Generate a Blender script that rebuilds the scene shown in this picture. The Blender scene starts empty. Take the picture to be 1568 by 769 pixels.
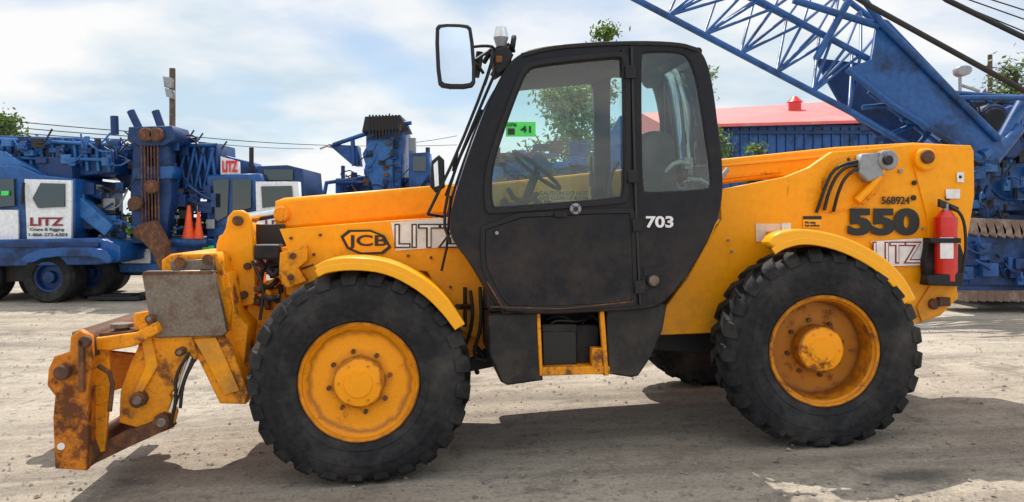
import bpy, math, random
from mathutils import Vector, Matrix, noise as mn
random.seed(7)
sc=bpy.context.scene
# ---------- camera projection constants: shapes traced in image pixels, mapped to metres ----------
F=1190.0; CX=784.0; HY=340.0; H=1.55
OX,OY=-0.95,4.8; YAW=math.radians(6.7)
ex=Vector((math.cos(YAW),math.sin(YAW))); ey=Vector((-math.sin(YAW),math.cos(YAW)))
def V(px,py,w):  # image pixel back-projected onto the vehicle side plane at offset w
    dx=(px-CX)/F; dz=-(py-HY)/F
    t=(OX*ey.x+OY*ey.y+w)/(dx*ey.x+ey.y)
    X=t*dx; Y=t
    return ((X-OX)*ex.x+(Y-OY)*ex.y, w, H+t*dz)
def B(px,py,Y): return ((px-CX)/F*Y, Y, H-(py-HY)/F*Y)
def gz(x,y):
    s=0.044*(max(-5,min(5,x))+0.95)-0.075
    f=1-max(0,min(1,(y-8)/6)); f=f*f*(3-2*f)
    return s*f
# ---------- materials ----------
def newmat(name):
    m=bpy.data.materials.new(name); m.use_nodes=True
    nt=m.node_tree; b=nt.nodes['Principled BSDF']; return m,nt,b
def M(name,base,rough=.5,metal=0,grime=None,gamt=.3,gscale=2.5,bump=.0,spec=.5,var=.12,coat=0,soft=.1):
    m,nt,b=newmat(name); N=nt.nodes; L=nt.links
    b.inputs['Metallic'].default_value=metal
    b.inputs['Specular IOR Level'].default_value=spec
    b.inputs['Coat Weight'].default_value=coat
    tc=N.new('ShaderNodeTexCoord')
    n1=N.new('ShaderNodeTexNoise'); n1.inputs['Scale'].default_value=gscale; n1.inputs['Detail'].default_value=9; n1.inputs['Roughness'].default_value=.68
    L.new(tc.outputs['Object'],n1.inputs['Vector'])
    n2=N.new('ShaderNodeTexNoise'); n2.inputs['Scale'].default_value=gscale*9; n2.inputs['Detail'].default_value=6; L.new(tc.outputs['Object'],n2.inputs['Vector'])
    hsv=N.new('ShaderNodeHueSaturation'); hsv.inputs['Color'].default_value=(*base,1)
    mr=N.new('ShaderNodeMapRange'); mr.inputs[1].default_value=.3; mr.inputs[2].default_value=.7
    mr.inputs[3].default_value=1-var; mr.inputs[4].default_value=1+var; L.new(n2.outputs['Fac'],mr.inputs[0]); L.new(mr.outputs[0],hsv.inputs['Value'])
    col=hsv.outputs[0]
    if grime:
        lo=.66-gamt*.34
        r=N.new('ShaderNodeMapRange'); r.inputs[1].default_value=lo; r.inputs[2].default_value=lo+soft; r.clamp=True
        L.new(n1.outputs['Fac'],r.inputs[0])
        mx=N.new('ShaderNodeMix'); mx.data_type='RGBA'; L.new(r.outputs[0],mx.inputs[0]); L.new(col,mx.inputs[6])
        mx.inputs[7].default_value=(*grime,1); col=mx.outputs[2]
        rr=N.new('ShaderNodeMapRange'); rr.inputs[3].default_value=rough; rr.inputs[4].default_value=min(1,rough+.35); L.new(r.outputs[0],rr.inputs[0]); L.new(rr.outputs[0],b.inputs['Roughness'])
    else: b.inputs['Roughness'].default_value=rough
    L.new(col,b.inputs['Base Color'])
    if bump:
        bp=N.new('ShaderNodeBump'); bp.inputs['Strength'].default_value=bump; bp.inputs['Distance'].default_value=.01
        L.new(n2.outputs['Fac'],bp.inputs['Height']); L.new(bp.outputs[0],b.inputs['Normal'])
    return m
def speckle(m,colr,scale,thr,amt=.8,stretch=(1,1,1)):
    nt=m.node_tree;N=nt.nodes;L=nt.links;b=N['Principled BSDF']; src=b.inputs['Base Color'].links[0].from_socket
    tc=N.new('ShaderNodeTexCoord'); mp=N.new('ShaderNodeMapping'); mp.inputs['Scale'].default_value=stretch; L.new(tc.outputs['Object'],mp.inputs[0])
    n=N.new('ShaderNodeTexNoise'); n.inputs['Scale'].default_value=scale; n.inputs['Detail'].default_value=5; n.inputs['Roughness'].default_value=.8; L.new(mp.outputs[0],n.inputs['Vector'])
    r=N.new('ShaderNodeMapRange'); r.inputs[1].default_value=thr; r.inputs[2].default_value=thr+.03; r.inputs[4].default_value=amt; L.new(n.outputs['Fac'],r.inputs[0])
    mx=N.new('ShaderNodeMix'); mx.data_type='RGBA'; L.new(r.outputs[0],mx.inputs[0]); L.new(src,mx.inputs[6]); mx.inputs[7].default_value=(*colr,1); L.new(mx.outputs[2],b.inputs['Base Color']); return m
def lowdirt(m,colr,z0,z1,amt,scale=5):
    """splashed mud and dust that thickens towards the bottom of the machine"""
    nt=m.node_tree;N=nt.nodes;L=nt.links;b=N['Principled BSDF']; src=b.inputs['Base Color'].links[0].from_socket
    tc=N.new('ShaderNodeTexCoord'); sp=N.new('ShaderNodeSeparateXYZ'); L.new(tc.outputs['Object'],sp.inputs[0])
    a=N.new('ShaderNodeMapRange'); a.inputs[1].default_value=z1; a.inputs[2].default_value=z0; L.new(sp.outputs[2],a.inputs[0])
    n=N.new('ShaderNodeTexNoise'); n.inputs['Scale'].default_value=scale; n.inputs['Detail'].default_value=9; n.inputs['Roughness'].default_value=.72; L.new(tc.outputs['Object'],n.inputs['Vector'])
    r=N.new('ShaderNodeMapRange'); r.inputs[1].default_value=.40; r.inputs[2].default_value=.64; r.inputs[4].default_value=amt; L.new(n.outputs['Fac'],r.inputs[0])
    mu=N.new('ShaderNodeMath'); mu.operation='MULTIPLY'; L.new(a.outputs[0],mu.inputs[0]); L.new(r.outputs[0],mu.inputs[1])
    mx=N.new('ShaderNodeMix'); mx.data_type='RGBA'; L.new(mu.outputs[0],mx.inputs[0]); L.new(src,mx.inputs[6]); mx.inputs[7].default_value=(*colr,1); L.new(mx.outputs[2],b.inputs['Base Color']); return m
YEL=(1.0,.38,.0)
m_yel=speckle(M('yellow_paint',YEL,.42,grime=(.60,.21,.012),gamt=.2,gscale=2.6,bump=.03,spec=.3,var=.06,soft=.2),(.22,.08,.02),22,.67)
speckle(m_yel,(.45,.17,.02),5,.64,.6,(1,1,.18)); lowdirt(m_yel,(.30,.17,.07),.45,1.25,.75)
m_yrust=speckle(M('worn_yellow',(.93,.33,.003),.5,grime=(.20,.065,.018),gamt=.36,gscale=5,bump=.25,spec=.3),(.12,.045,.02),18,.62)
lowdirt(m_yrust,(.16,.09,.05),.1,1.1,.6)
m_fend=M('fender_yellow',(1.0,.43,.003),.3,grime=(.75,.3,.03),gamt=.16,gscale=4,coat=.2,spec=.4,var=.04)
m_rust=M('rust_steel',(.10,.045,.025),.8,grime=(.22,.09,.035),gamt=.5,gscale=9,bump=.5)
m_hitch=M('hitch_paint',(.62,.19,.010),.6,grime=(.14,.05,.02),gamt=.5,gscale=5,bump=.4,spec=.3)
m_steel=M('scuffed_plate',(.21,.17,.135),.45,.5,grime=(.16,.075,.04),gamt=.45,gscale=6,bump=.2,var=.25,soft=.2)
m_chrome=M('chrome_rod',(.7,.7,.7),.12,1)
m_black=M('cab_black',(.009,.009,.014),.42,grime=(.035,.028,.022),gamt=.3,gscale=2.4,bump=.04,var=.3,spec=.28,soft=.25)
speckle(m_black,(.11,.07,.045),30,.68,.7); lowdirt(m_black,(.075,.052,.038),.8,1.9,.8,4)
m_blk2=lowdirt(M('black_plastic',(.012,.012,.014),.55,grime=(.05,.04,.035),gamt=.25,gscale=7,bump=.1,spec=.35),(.09,.07,.052),.3,1.2,.8)
m_hose=M('hose_rubber',(.012,.012,.012),.5)
m_tyre=M('tyre_rubber',(.018,.018,.020),.75,grime=(.085,.075,.068),gamt=.55,gscale=3,bump=.35,var=.35,spec=.25,soft=.3)
m_white=M('white_decal',(.82,.80,.79),.45,grime=(.55,.5,.42),gamt=.25)
m_pink=M('faded_label',(.85,.62,.45),.5)
m_ink=M('black_ink',(.01,.01,.01),.4)
m_redink=M('maroon_ink',(.25,.01,.02),.4)
m_red=M('extinguisher_red',(.65,.012,.008),.3,grime=(.3,.05,.03),gamt=.1,coat=.4)
m_green=M('lot_green',(.08,.72,.12),.5)
m_seat=M('seat_fabric',(.03,.03,.033),.85)
m_blue=M('crane_blue',(.004,.080,.29),.4,grime=(.010,.03,.09),gamt=.5,gscale=1.3,var=.25,coat=.1,soft=.15)
speckle(m_blue,(.06,.035,.02),6,.66,.7)
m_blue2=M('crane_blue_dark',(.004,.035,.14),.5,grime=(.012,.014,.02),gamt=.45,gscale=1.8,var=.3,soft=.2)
m_blue3=M('crane_blue_faded',(.03,.15,.40),.5,grime=(.01,.06,.2),gamt=.5,gscale=2,var=.2,soft=.2)
m_twhite=M('truck_white',(.8,.82,.84),.35,grime=(.5,.48,.46),gamt=.2,gscale=2)
m_roof=M('red_roof',(.72,.14,.14),.6,grime=(.6,.25,.22),gamt=.4,gscale=.6)
m_orange=M('cone_orange',(.85,.09,.01),.5)
m_wood=M('pole_wood',(.10,.07,.05),.85,gscale=3,grime=(.16,.13,.11),gamt=.5)
m_dark=M('dark_machinery',(.015,.015,.018),.6,grime=(.05,.03,.02),gamt=.4)
m_conc=M('grey_metal',(.3,.31,.33),.5,.3,grime=(.15,.12,.1),gamt=.3)
m_lamp=M('lamp_lens',(.75,.78,.8),.08,.3)
m_amber=M('amber_lens',(.8,.2,.02),.2)
m_brick=M('brown_track',(.19,.125,.095),.85,grime=(.32,.24,.19),gamt=.5,gscale=3,bump=.5)
m_inter=M('cab_lining',(.05,.05,.052),.8)
def mirror_mat():
    m,nt,b=newmat('mirror_glass'); b.inputs['Base Color'].default_value=(.66,.78,.9,1); b.inputs['Metallic'].default_value=1; b.inputs['Roughness'].default_value=.02; return m
m_mirror=mirror_mat()
def glass_mat(name,tint,refl,dust=.06):
    m,nt,b=newmat(name); N=nt.nodes; L=nt.links; N.remove(b)
    t=N.new('ShaderNodeBsdfTransparent'); t.inputs[0].default_value=(*tint,1)
    g=N.new('ShaderNodeBsdfGlossy'); g.inputs['Roughness'].default_value=.02
    d=N.new('ShaderNodeBsdfDiffuse'); d.inputs[0].default_value=(.5,.5,.48,1)
    fr=N.new('ShaderNodeFresnel'); fr.inputs[0].default_value=1.45
    ad=N.new('ShaderNodeMath'); ad.operation='ADD'; ad.inputs[1].default_value=refl; L.new(fr.outputs[0],ad.inputs[0])
    mx=N.new('ShaderNodeMixShader'); L.new(ad.outputs[0],mx.inputs[0]); L.new(t.outputs[0],mx.inputs[1]); L.new(g.outputs[0],mx.inputs[2])
    tc=N.new('ShaderNodeTexCoord'); no=N.new('ShaderNodeTexNoise'); no.inputs['Scale'].default_value=3; no.inputs['Detail'].default_value=8; L.new(tc.outputs['Object'],no.inputs['Vector'])
    r=N.new('ShaderNodeMapRange'); r.inputs[1].default_value=.45; r.inputs[2].default_value=.8; r.inputs[3].default_value=.0; r.inputs[4].default_value=dust; L.new(no.outputs['Fac'],r.inputs[0])
    m2=N.new('ShaderNodeMixShader'); L.new(r.outputs[0],m2.inputs[0]); L.new(mx.outputs[0],m2.inputs[1]); L.new(d.outputs[0],m2.inputs[2])
    L.new(m2.outputs[0],N['Material Output'].inputs[0]); return m
m_glass=glass_mat('cab_glass',(.80,.95,.90),.05,.10)
m_gfar=glass_mat('cab_glass_far',(.84,.96,.93),.0,.03)
m_tglass=M('truck_glass',(.02,.035,.04),.06,0,spec=.9)
# ---------- builders ----------
class G:
    def __init__(s,name,loc=(0,0,0),rot=0,proj=B,local=False):
        e=bpy.data.objects.new(name,None); sc.collection.objects.link(e); e.location=loc; e.rotation_euler[2]=rot; e.empty_display_size=.3
        s.e=e; s.proj=proj; s.local=local; s.inv=Matrix.Identity(4) if local else Matrix.Translation(-Vector(loc))
    def add(s,o):
        o.parent=s.e; o.matrix_parent_inverse=s.inv; return o
def link(name,me,mat,g,smooth=False):
    me.materials.clear(); me.materials.append(mat)
    o=bpy.data.objects.new(name,me); sc.collection.objects.link(o)
    if smooth:
        for p in me.polygons: p.use_smooth=True
    if g: g.add(o)
    return o
def chaikin(p,n=2,closed=True):
    for _ in range(n):
        q=[]; k=len(p)
        if not closed: q.append(p[0])
        for i in range(k if closed else k-1):
            a=p[i]; b=p[(i+1)%k]
            q.append(tuple(a[j]*.75+b[j]*.25 for j in range(len(a)))); q.append(tuple(a[j]*.25+b[j]*.75 for j in range(len(a))))
        if not closed: q.append(p[-1])
        p=q
    return p
def curve_mesh(cu):
    o=bpy.data.objects.new('tmp',cu); sc.collection.objects.link(o)
    dg=bpy.context.evaluated_depsgraph_get(); me=bpy.data.meshes.new_from_object(o.evaluated_get(dg))
    bpy.data.objects.remove(o); bpy.data.curves.remove(cu); return me
def plate_xz(name,loops,y0,y1,mat,g,bev=.006):
    cu=bpy.data.curves.new('c','CURVE'); cu.dimensions='2D'; cu.fill_mode='BOTH'
    th=abs(y1-y0); bev=min(bev,th*.45); cu.extrude=max(th/2-bev,.0002); cu.bevel_depth=bev; cu.bevel_resolution=1
    for lp in loops:
        s=cu.splines.new('POLY'); s.points.add(len(lp)-1); s.use_cyclic_u=True
        for i,(x,z) in enumerate(lp): s.points[i].co=(x,z,0,1)
    me=curve_mesh(cu); c=(y0+y1)/2
    for v in me.vertices: v.co=(v.co.x,c+v.co.z,v.co.y)
    me.flip_normals(); me.validate(); me.update()
    return link(name,me,mat,g)
def pane(name,lp,y,mat,g):
    me=bpy.data.meshes.new(name); me.from_pydata([(x,y,z) for x,z in lp],[],[tuple(range(len(lp)))]); return link(name,me,mat,g)
def plate(name,loops,w0,w1,mat,g,bev=.006,sm=0):
    if isinstance(loops[0][0],(int,float)): loops=[loops]
    out=[]
    for lp in loops:
        if sm: lp=chaikin(lp,sm)
        out.append([(lambda q:(q[0],q[2]))(g.proj(a,b,w0)) for a,b in lp])
    return plate_xz(name,out,w0,w1,mat,g,bev)
def rect(x0,y0,x1,y1): return [(x0,y0),(x1,y0),(x1,y1),(x0,y1)]
def strip(name,pts,w0,w1,th,mat,g,sm=2,bev=.006):
    if sm: pts=chaikin(pts,sm,False)
    p=[g.proj(a,b,w0) for a,b in pts]; p=[Vector((q[0],q[2])) for q in p]
    off=[]
    for i in range(len(p)):
        d=(p[min(i+1,len(p)-1)]-p[max(i-1,0)]).normalized(); off.append(p[i]+Vector((d.y,-d.x))*th)
    return plate_xz(name,[[tuple(q) for q in p]+[tuple(q) for q in reversed(off)]],w0,w1,mat,g,bev)
def tubes(name,lines,r,mat,g,raw=False,sm=0,res=3):
    cu=bpy.data.curves.new('c','CURVE'); cu.dimensions='3D'; cu.bevel_depth=r; cu.bevel_resolution=res; cu.use_fill_caps=True
    for ln in lines:
        P=[q if raw else g.proj(*q) for q in ln]
        if sm: P=chaikin([tuple(q) for q in P],sm,False)
        s=cu.splines.new('POLY'); s.points.add(len(P)-1)
        for i,q in enumerate(P): s.points[i].co=(q[0],q[1],q[2],1)
    return link(name,curve_mesh(cu),mat,g,True)
def boxes(name,lst,mat,g,bev=.0):
    vs=[];fs=[]
    for (x0,x1,y0,y1,z0,z1) in lst:
        k=len(vs); vs+=[(x0,y0,z0),(x1,y0,z0),(x1,y1,z0),(x0,y1,z0),(x0,y0,z1),(x1,y0,z1),(x1,y1,z1),(x0,y1,z1)]
        fs+=[tuple(k+i for i in f) for f in ((0,3,2,1),(4,5,6,7),(0,1,5,4),(1,2,6,5),(2,3,7,6),(3,0,4,7))]
    me=bpy.data.meshes.new(name); me.from_pydata(vs,[],fs); o=link(name,me,mat,g)
    if bev:
        b=o.modifiers.new('b','BEVEL'); b.width=bev; b.segments=2
    return o
def lathe_data(prof,seg=64):
    vs=[];fs=[];n=len(prof)
    for i in range(seg):
        a=2*math.pi*i/seg
        for r,y in prof: vs.append((r*math.cos(a),y,r*math.sin(a)))
    for i in range(seg):
        j=(i+1)%seg
        for k in range(n-1): fs.append((i*n+k,j*n+k,j*n+k+1,i*n+k+1))
    return vs,fs
def sharp(me,ang=35):
    try: me.set_sharp_from_angle(angle=math.radians(ang))
    except Exception: pass
def disc(name,px,py,r,w0,w1,mat,g,seg=32,bev=.15,hole=0):
    c=g.proj(px,py,w0); b=min(abs(w1-w0)*.4,r*bev)
    prof=[(hole,w0),(r-b,w0),(r,w0+b),(r,w1),(hole,w1)]
    vs,fs=lathe_data(prof,seg); vs=[(x+c[0],y,z+c[2]) for x,y,z in vs]
    me=bpy.data.meshes.new(name); me.from_pydata(vs,[],fs); o=link(name,me,mat,g,True); sharp(me); return o
def vcyl(name,px,py0,py1,r,w,mat,g,r2=None,seg=20):
    a=g.proj(px,py0,w); b=g.proj(px,py1,w); r2=r if r2 is None else r2
    vs=[];fs=[]
    for i in range(seg):
        t=2*math.pi*i/seg; vs.append((a[0]+r*math.cos(t),w+r*math.sin(t),a[2])); vs.append((b[0]+r2*math.cos(t),w+r2*math.sin(t),b[2]))
    for i in range(seg):
        j=(i+1)%seg; fs.append((2*i,2*j,2*j+1,2*i+1))
    fs.append(tuple(2*i for i in range(seg))); fs.append(tuple(2*i+1 for i in range(seg)))
    me=bpy.data.meshes.new(name); me.from_pydata(vs,[],fs); o=link(name,me,mat,g,True); sharp(me); return o
def text(name,s,x0,y0,x1,y1,w,mat,g,bold=.02,shear=0,slope=0):
    cu=bpy.data.curves.new('t','FONT'); cu.body=s; cu.size=1; cu.offset=bold; cu.extrude=.002; cu.shear=shear
    me=curve_mesh(cu)
    X=[v.co.x for v in me.vertices]; Yv=[v.co.y for v in me.vertices]
    a=g.proj(x0,y1,w); b=g.proj(x1,y0,w); sx=(b[0]-a[0])/(max(X)-min(X)); sy=(b[2]-a[2])/(max(Yv)-min(Yv)); mx,my=min(X),min(Yv)
    for v in me.vertices:
        xx=(v.co.x-mx)*sx; v.co=(a[0]+xx,w-v.co.z,a[2]+(v.co.y-my)*sy+slope*xx)
    return link(name,me,mat,g)
def clutter(name,x0,y0,x1,y1,w0,w1,n,mats,g,seed=1,smin=4,smax=22):
    rnd=random.Random(seed)
    for k,m in enumerate(mats):
        L=[];T=[]
        for i in range(n//len(mats)):
            a=rnd.uniform(x0,x1);b=rnd.uniform(y0,y1);w=rnd.uniform(w0,w1);sw=rnd.uniform(smin,smax);sh=rnd.uniform(smin,smax)
            p=g.proj(a-sw/2,b+sh/2,w);q=g.proj(a+sw/2,b-sh/2,w); L.append((p[0],q[0],w,w+rnd.uniform(.1,.5)*(abs(q[0]-p[0])+.1),p[2],q[2]))
            if rnd.random()<.6:
                c=rnd.uniform(-40,40); T.append([(a,b,w),(a+c*.5,b+rnd.uniform(-10,10),w-.05),(a+c,b+rnd.uniform(-25,25),w)])
        boxes(name+'_blocks_%d'%k,L,m,g,bev=.008)
        if T: tubes(name+'_pipes_%d'%k,T,.018,m,g,sm=1,res=1)
# ================= TELEHANDLER =================
T=G('telehandler',(OX,OY,0),YAW,V,True)
def wheel(tag,cx,cz,w0,gnd,side,steer,dish,R=.69,W=.40):
    e=bpy.data.objects.new('wheel_'+tag,None); sc.collection.objects.link(e); e.parent=T.e
    e.location=(cx,w0,cz); e.rotation_euler[2]=steer+(math.pi if side<0 else 0)
    prof=[(.355,.06),(.37,.025),(.385,.008),(.40,.004),(.425,-.006),(.43,-.002),(.47,-.012),(.53,-.014),(.535,-.010),(.575,-.004),(.62,.012),(R-.045,.035),(R-.038,.07),(R-.034,W/2)]
    prof+= [(r,W-y) for r,y in reversed(prof[:-1])]
    vs,fs=lathe_data(prof,96)
    n=25
    for k in range(n):
        for s in (0,1):
            th=2*math.pi*(k+.5*s)/n
            st=[(R-.006,.56*W,0,.045),(R,.38*W,.07,.05),(R,.16*W,.135,.062),(R-.012,.03,.155,.07),(R-.045,.002,.16,.072),(R-.085,-.006,.163,.062)]
            base=len(vs)
            for (r,y,dt,hw) in st:
                ri=R-.06; yi=y
                if y<.05: ri=r-.02; yi=y+.045
                yy=y if s==0 else W-y; yyi=yi if s==0 else W-yi
                for rr,q,h in ((r,yy,-hw),(r,yy,hw),(ri,yyi,hw*1.25),(ri,yyi,-hw*1.25)):
                    a=th+dt+h; vs.append((rr*math.cos(a),q,rr*math.sin(a)))
            for i in range(len(st)-1):
                for j in range(4):
                    fs.append((base+i*4+j,base+i*4+(j+1)%4,base+i*4+4+(j+1)%4,base+i*4+4+j))
            fs.append(tuple(base+i for i in range(4))); fs.append(tuple(base+(len(st)-1)*4+i for i in range(4)))
    lim=gnd-cz
    out=[]
    for x,y,z in vs:
        if z<-.3:
            k=(-.3-z)/(R-.3); sq=(R+lim); z=z+k*k*sq
            y=y+(y-W/2)*.12*k
        if z<lim: z=lim
        out.append((x,y,z))
    me=bpy.data.meshes.new('tyre'); me.from_pydata(out,[],fs); me.validate()
    o=bpy.data.objects.new('tyre_'+tag,me); sc.collection.objects.link(o); o.parent=e; me.materials.append(m_tyre)
    for p in me.polygons: p.use_smooth=True
    sharp(me,32)
    d=dish
    pr=[(.372,.05),(.374,.012),(.366,.004),(.352,.010),(.346,.03),(.335,.04),(.325,.05+d*.6),(.31,.06+d),(.27,.065+d),(.16,.055+d),(.158,.05+d),(.155,.0+d*.5),(.14,-.012+d*.5),(.09,-.018+d*.5),(.085,-.026+d*.5),(0,-.028+d*.5)]
    vs,fs=lathe_data(pr,72); me=bpy.data.meshes.new('rim'); me.from_pydata(vs,[],fs); o=bpy.data.objects.new('rim_'+tag,me); sc.collection.objects.link(o); o.parent=e; me.materials.append(m_rim if dish<.1 else m_rimr)
    for p in me.polygons: p.use_smooth=True
    sharp(me,30)
    vs=[];fs=[]
    def nut(r0,a,rr,y0,y1,sg=6):
        b=len(vs);cxx=r0*math.cos(a);czz=r0*math.sin(a)
        for i in range(sg):
            t=2*math.pi*i/sg
            vs.append((cxx+rr*math.cos(t),y0,czz+rr*math.sin(t)));vs.append((cxx+rr*math.cos(t),y1,czz+rr*math.sin(t)))
        for i in range(sg): j=(i+1)%sg; fs.append((b+2*i,b+2*j,b+2*j+1,b+2*i+1))
        fs.append(tuple(b+2*i for i in range(sg)))
    for k in range(8): nut(.192,k*math.pi/4+.2,.015,.03+d,.07+d)
    me=bpy.data.meshes.new('nuts'); me.from_pydata(vs,[],fs); o=bpy.data.objects.new('nuts_'+tag,me); sc.collection.objects.link(o); o.parent=e; me.materials.append(m_rust)
    vs=[];fs=[]
    for k in range(6): nut(.12,k*math.pi/3,.009,-.02+d*.5,-.01+d*.5)
    me=bpy.data.meshes.new('hub_bolts'); me.from_pydata(vs,[],fs); o=bpy.data.objects.new('hub_bolts_'+tag,me); sc.collection.objects.link(o); o.parent=e; me.materials.append(m_yrust)
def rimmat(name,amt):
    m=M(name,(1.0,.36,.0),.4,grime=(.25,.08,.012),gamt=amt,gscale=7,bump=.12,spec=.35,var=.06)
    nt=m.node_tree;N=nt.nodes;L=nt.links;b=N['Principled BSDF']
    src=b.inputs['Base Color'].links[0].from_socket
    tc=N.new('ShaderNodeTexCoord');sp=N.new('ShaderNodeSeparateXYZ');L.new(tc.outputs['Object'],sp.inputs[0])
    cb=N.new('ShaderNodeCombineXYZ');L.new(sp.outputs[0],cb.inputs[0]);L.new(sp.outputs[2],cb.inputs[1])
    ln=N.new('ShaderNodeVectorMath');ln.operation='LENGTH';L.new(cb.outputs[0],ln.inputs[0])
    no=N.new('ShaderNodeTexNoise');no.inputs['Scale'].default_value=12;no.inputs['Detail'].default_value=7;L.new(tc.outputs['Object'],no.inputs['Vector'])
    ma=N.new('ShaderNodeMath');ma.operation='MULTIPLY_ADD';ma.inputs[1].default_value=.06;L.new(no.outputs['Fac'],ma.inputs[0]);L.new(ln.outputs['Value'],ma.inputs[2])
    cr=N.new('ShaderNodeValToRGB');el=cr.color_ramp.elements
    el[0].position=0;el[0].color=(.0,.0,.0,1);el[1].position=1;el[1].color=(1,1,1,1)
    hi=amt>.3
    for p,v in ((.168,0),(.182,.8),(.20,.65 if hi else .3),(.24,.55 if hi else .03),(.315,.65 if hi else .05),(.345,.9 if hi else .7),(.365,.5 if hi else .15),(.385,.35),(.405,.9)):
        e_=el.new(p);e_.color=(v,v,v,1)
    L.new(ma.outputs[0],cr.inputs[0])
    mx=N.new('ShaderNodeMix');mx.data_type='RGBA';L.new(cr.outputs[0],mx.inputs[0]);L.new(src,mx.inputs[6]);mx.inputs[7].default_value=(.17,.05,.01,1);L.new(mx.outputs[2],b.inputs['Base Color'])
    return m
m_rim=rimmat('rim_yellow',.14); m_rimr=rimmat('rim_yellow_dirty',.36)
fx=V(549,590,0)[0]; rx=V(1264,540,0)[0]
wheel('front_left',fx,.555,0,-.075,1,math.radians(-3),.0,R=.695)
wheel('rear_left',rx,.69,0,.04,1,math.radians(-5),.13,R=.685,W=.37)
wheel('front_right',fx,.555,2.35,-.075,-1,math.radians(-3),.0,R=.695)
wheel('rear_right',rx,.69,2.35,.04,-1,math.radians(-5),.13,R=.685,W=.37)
tubes('axles',[[(fx,.3,.56),(fx,2.05,.56)],[(rx,.3,.70),(rx,2.05,.70)]],.11,m_yrust,T,raw=True)
# --- chassis ---
plate('front_side_panel',[(430,352),(520,345),(600,339),(700,333),(740,430),(735,520),(700,500),(655,415),(560,405),(500,410),(470,440),(432,434),(446,392)],.52,.60,m_yel,T)
plate('front_frame',[(432,380),(740,380),(760,520),(700,560),(560,560),(500,470),(440,450)],.62,1.75,m_yrust,T)
plate('chassis_rail',[(560,520),(760,500),(1100,505),(1330,470),(1390,490),(1340,560),(1000,535),(760,560),(560,600)],.75,1.6,m_dark,T)
plate('rear_side_panel',[(1106,336),(1104,292),(1150,283),(1205,272),(1240,258),(1275,234),(1340,229),(1396,222),(1486,224),(1490,232),(1491,300),(1478,380),(1464,440),(1466,456),(1440,482),(1412,492),(1330,505),(1100,508),(1005,512),(1018,474),(1055,425),(1088,365)],.50,.56,m_yel,T,.008)
plate('tail_plate',[(1398,245),(1489,230),(1490,300),(1464,440),(1440,478),(1412,492),(1405,470),(1430,430),(1420,330)],.487,.498,m_yel,T,.004)
plate('rear_body_far',[(1106,336),(1104,300),(1205,280),(1275,245),(1396,232),(1480,232),(1485,300),(1460,440),(1412,480),(1005,500),(1055,425)],1.35,1.42,m_yel,T)
plate('tail_weight',[(1400,300),(1482,300),(1460,440),(1410,485),(1390,470)],.56,1.95,m_yrust,T)
plate('body_floor',[(1010,430),(1400,430),(1390,480),(1010,500)],.56,1.35,m_dark,T)
boxes('engine_pod',[(1.0,2.75,1.45,2.0,.75,1.25)],m_yel,T,.06)
bw0,bw1=.98,1.30
plate('boom_outer',[(690,291),(1280,229),(1400,222),(1480,226),(1480,262),(1400,285),(1190,268),(690,328)],bw0,bw1,m_yel,T,.02)
plate('boom_inner',[(428,313),(436,310),(700,288),(700,322),(436,346),(428,342)],bw0+.02,bw1-.02,m_yel,T,.035)
strip('boom_rail',[(1105,252),(1275,237)],bw0-.012,bw0+.01,.012,m_fend,T,0); strip('boom_rail_low',[(1105,272),(1195,262)],bw0-.012,bw0+.01,.010,m_yrust,T,0)
disc('boom_nose_ring',431,328,.06,bw0-.01,bw0+.03,m_yrust,T)
plate('boom_collar',[(686,287),(700,285),(700,330),(686,332)],bw0-.015,bw1+.02,m_yel,T,.01)
tubes('nose_cylinder',[[(372,335,1.05),(430,325,1.05)]],.04,m_chrome,T)
plate('boom_decal_1',rect(902,266,928,286),bw0-.006,bw0-.001,m_ink,T,.001)
plate('boom_decal_2',rect(822,292,930,308),bw0-.006,bw0-.001,m_fend,T,.001)
text('boom_label','CAUTION DO NOT CLIMB',826,293,926,299,bw0-.009,m_ink,T,.01)
text('boom_label_2','KEEP CLEAR OF BOOM',826,301,900,306,bw0-.009,m_ink,T,.01)
disc('boom_pivot_boss',1420,244,.085,.44,.5,m_yel,T); disc('boom_pivot_pin',1423,240,.05,.41,.45,m_rust,T)
disc('hole_1',1400,303,.02,.478,.49,m_dark,T); disc('hole_2',1452,303,.02,.475,.49,m_dark,T); disc('hole_3',1401,280,.018,.478,.49,m_dark,T); disc('bolt_a',1380,262,.016,.48,.5,m_conc,T); disc('bolt_b',1300,244,.012,.48,.5,m_rust,T)
plate('recess_edge',[(1279,240),(1349,235),(1354,262),(1343,302),(1292,325),(1258,327),(1254,300),(1264,260)],.492,.4995,m_yrust,T,.003,2)
plate('recess_face',[(1283,243),(1345,239),(1350,262),(1340,299),(1290,321),(1262,323),(1259,300),(1269,263)],.488,.4915,m_yel,T,.001,2)
tubes('hoses',[[(1262,322,.47),(1270,290,.44),(1285,262,.42),(1310,250,.43),(1335,268,.45)],[(1276,324,.47),(1284,292,.42),(1296,268,.40),(1318,256,.42),(1342,276,.45)],[(1250,326,.48),(1262,290,.45),(1278,254,.44),(1330,244,.44),(1350,250,.45)]],.012,m_hose,T,sm=2)
tubes('hoses_b',[[(1300,262,.47),(1330,262,.43),(1340,290,.44),(1320,312,.46)]],.018,m_yrust,T,sm=2)
tubes('valve_pipe',[[(1312,308,.45),(1340,280,.43),(1352,258,.43)]],.03,m_yel,T,sm=1)
disc('hydraulic_motor',1362,245,.075,.38,.47,m_conc,T); disc('motor_cap',1362,245,.035,.35,.39,m_dark,T)
plate('motor_body',[(1322,238),(1350,236),(1352,268),(1330,276),(1318,262)],.40,.48,m_conc,T,.012)
text('number_550','550',1298,319,1408,361,.482,m_ink,T,.06,0)
text('serial_number','568924',1350,301,1393,313,.482,m_ink,T,.02)
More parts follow.
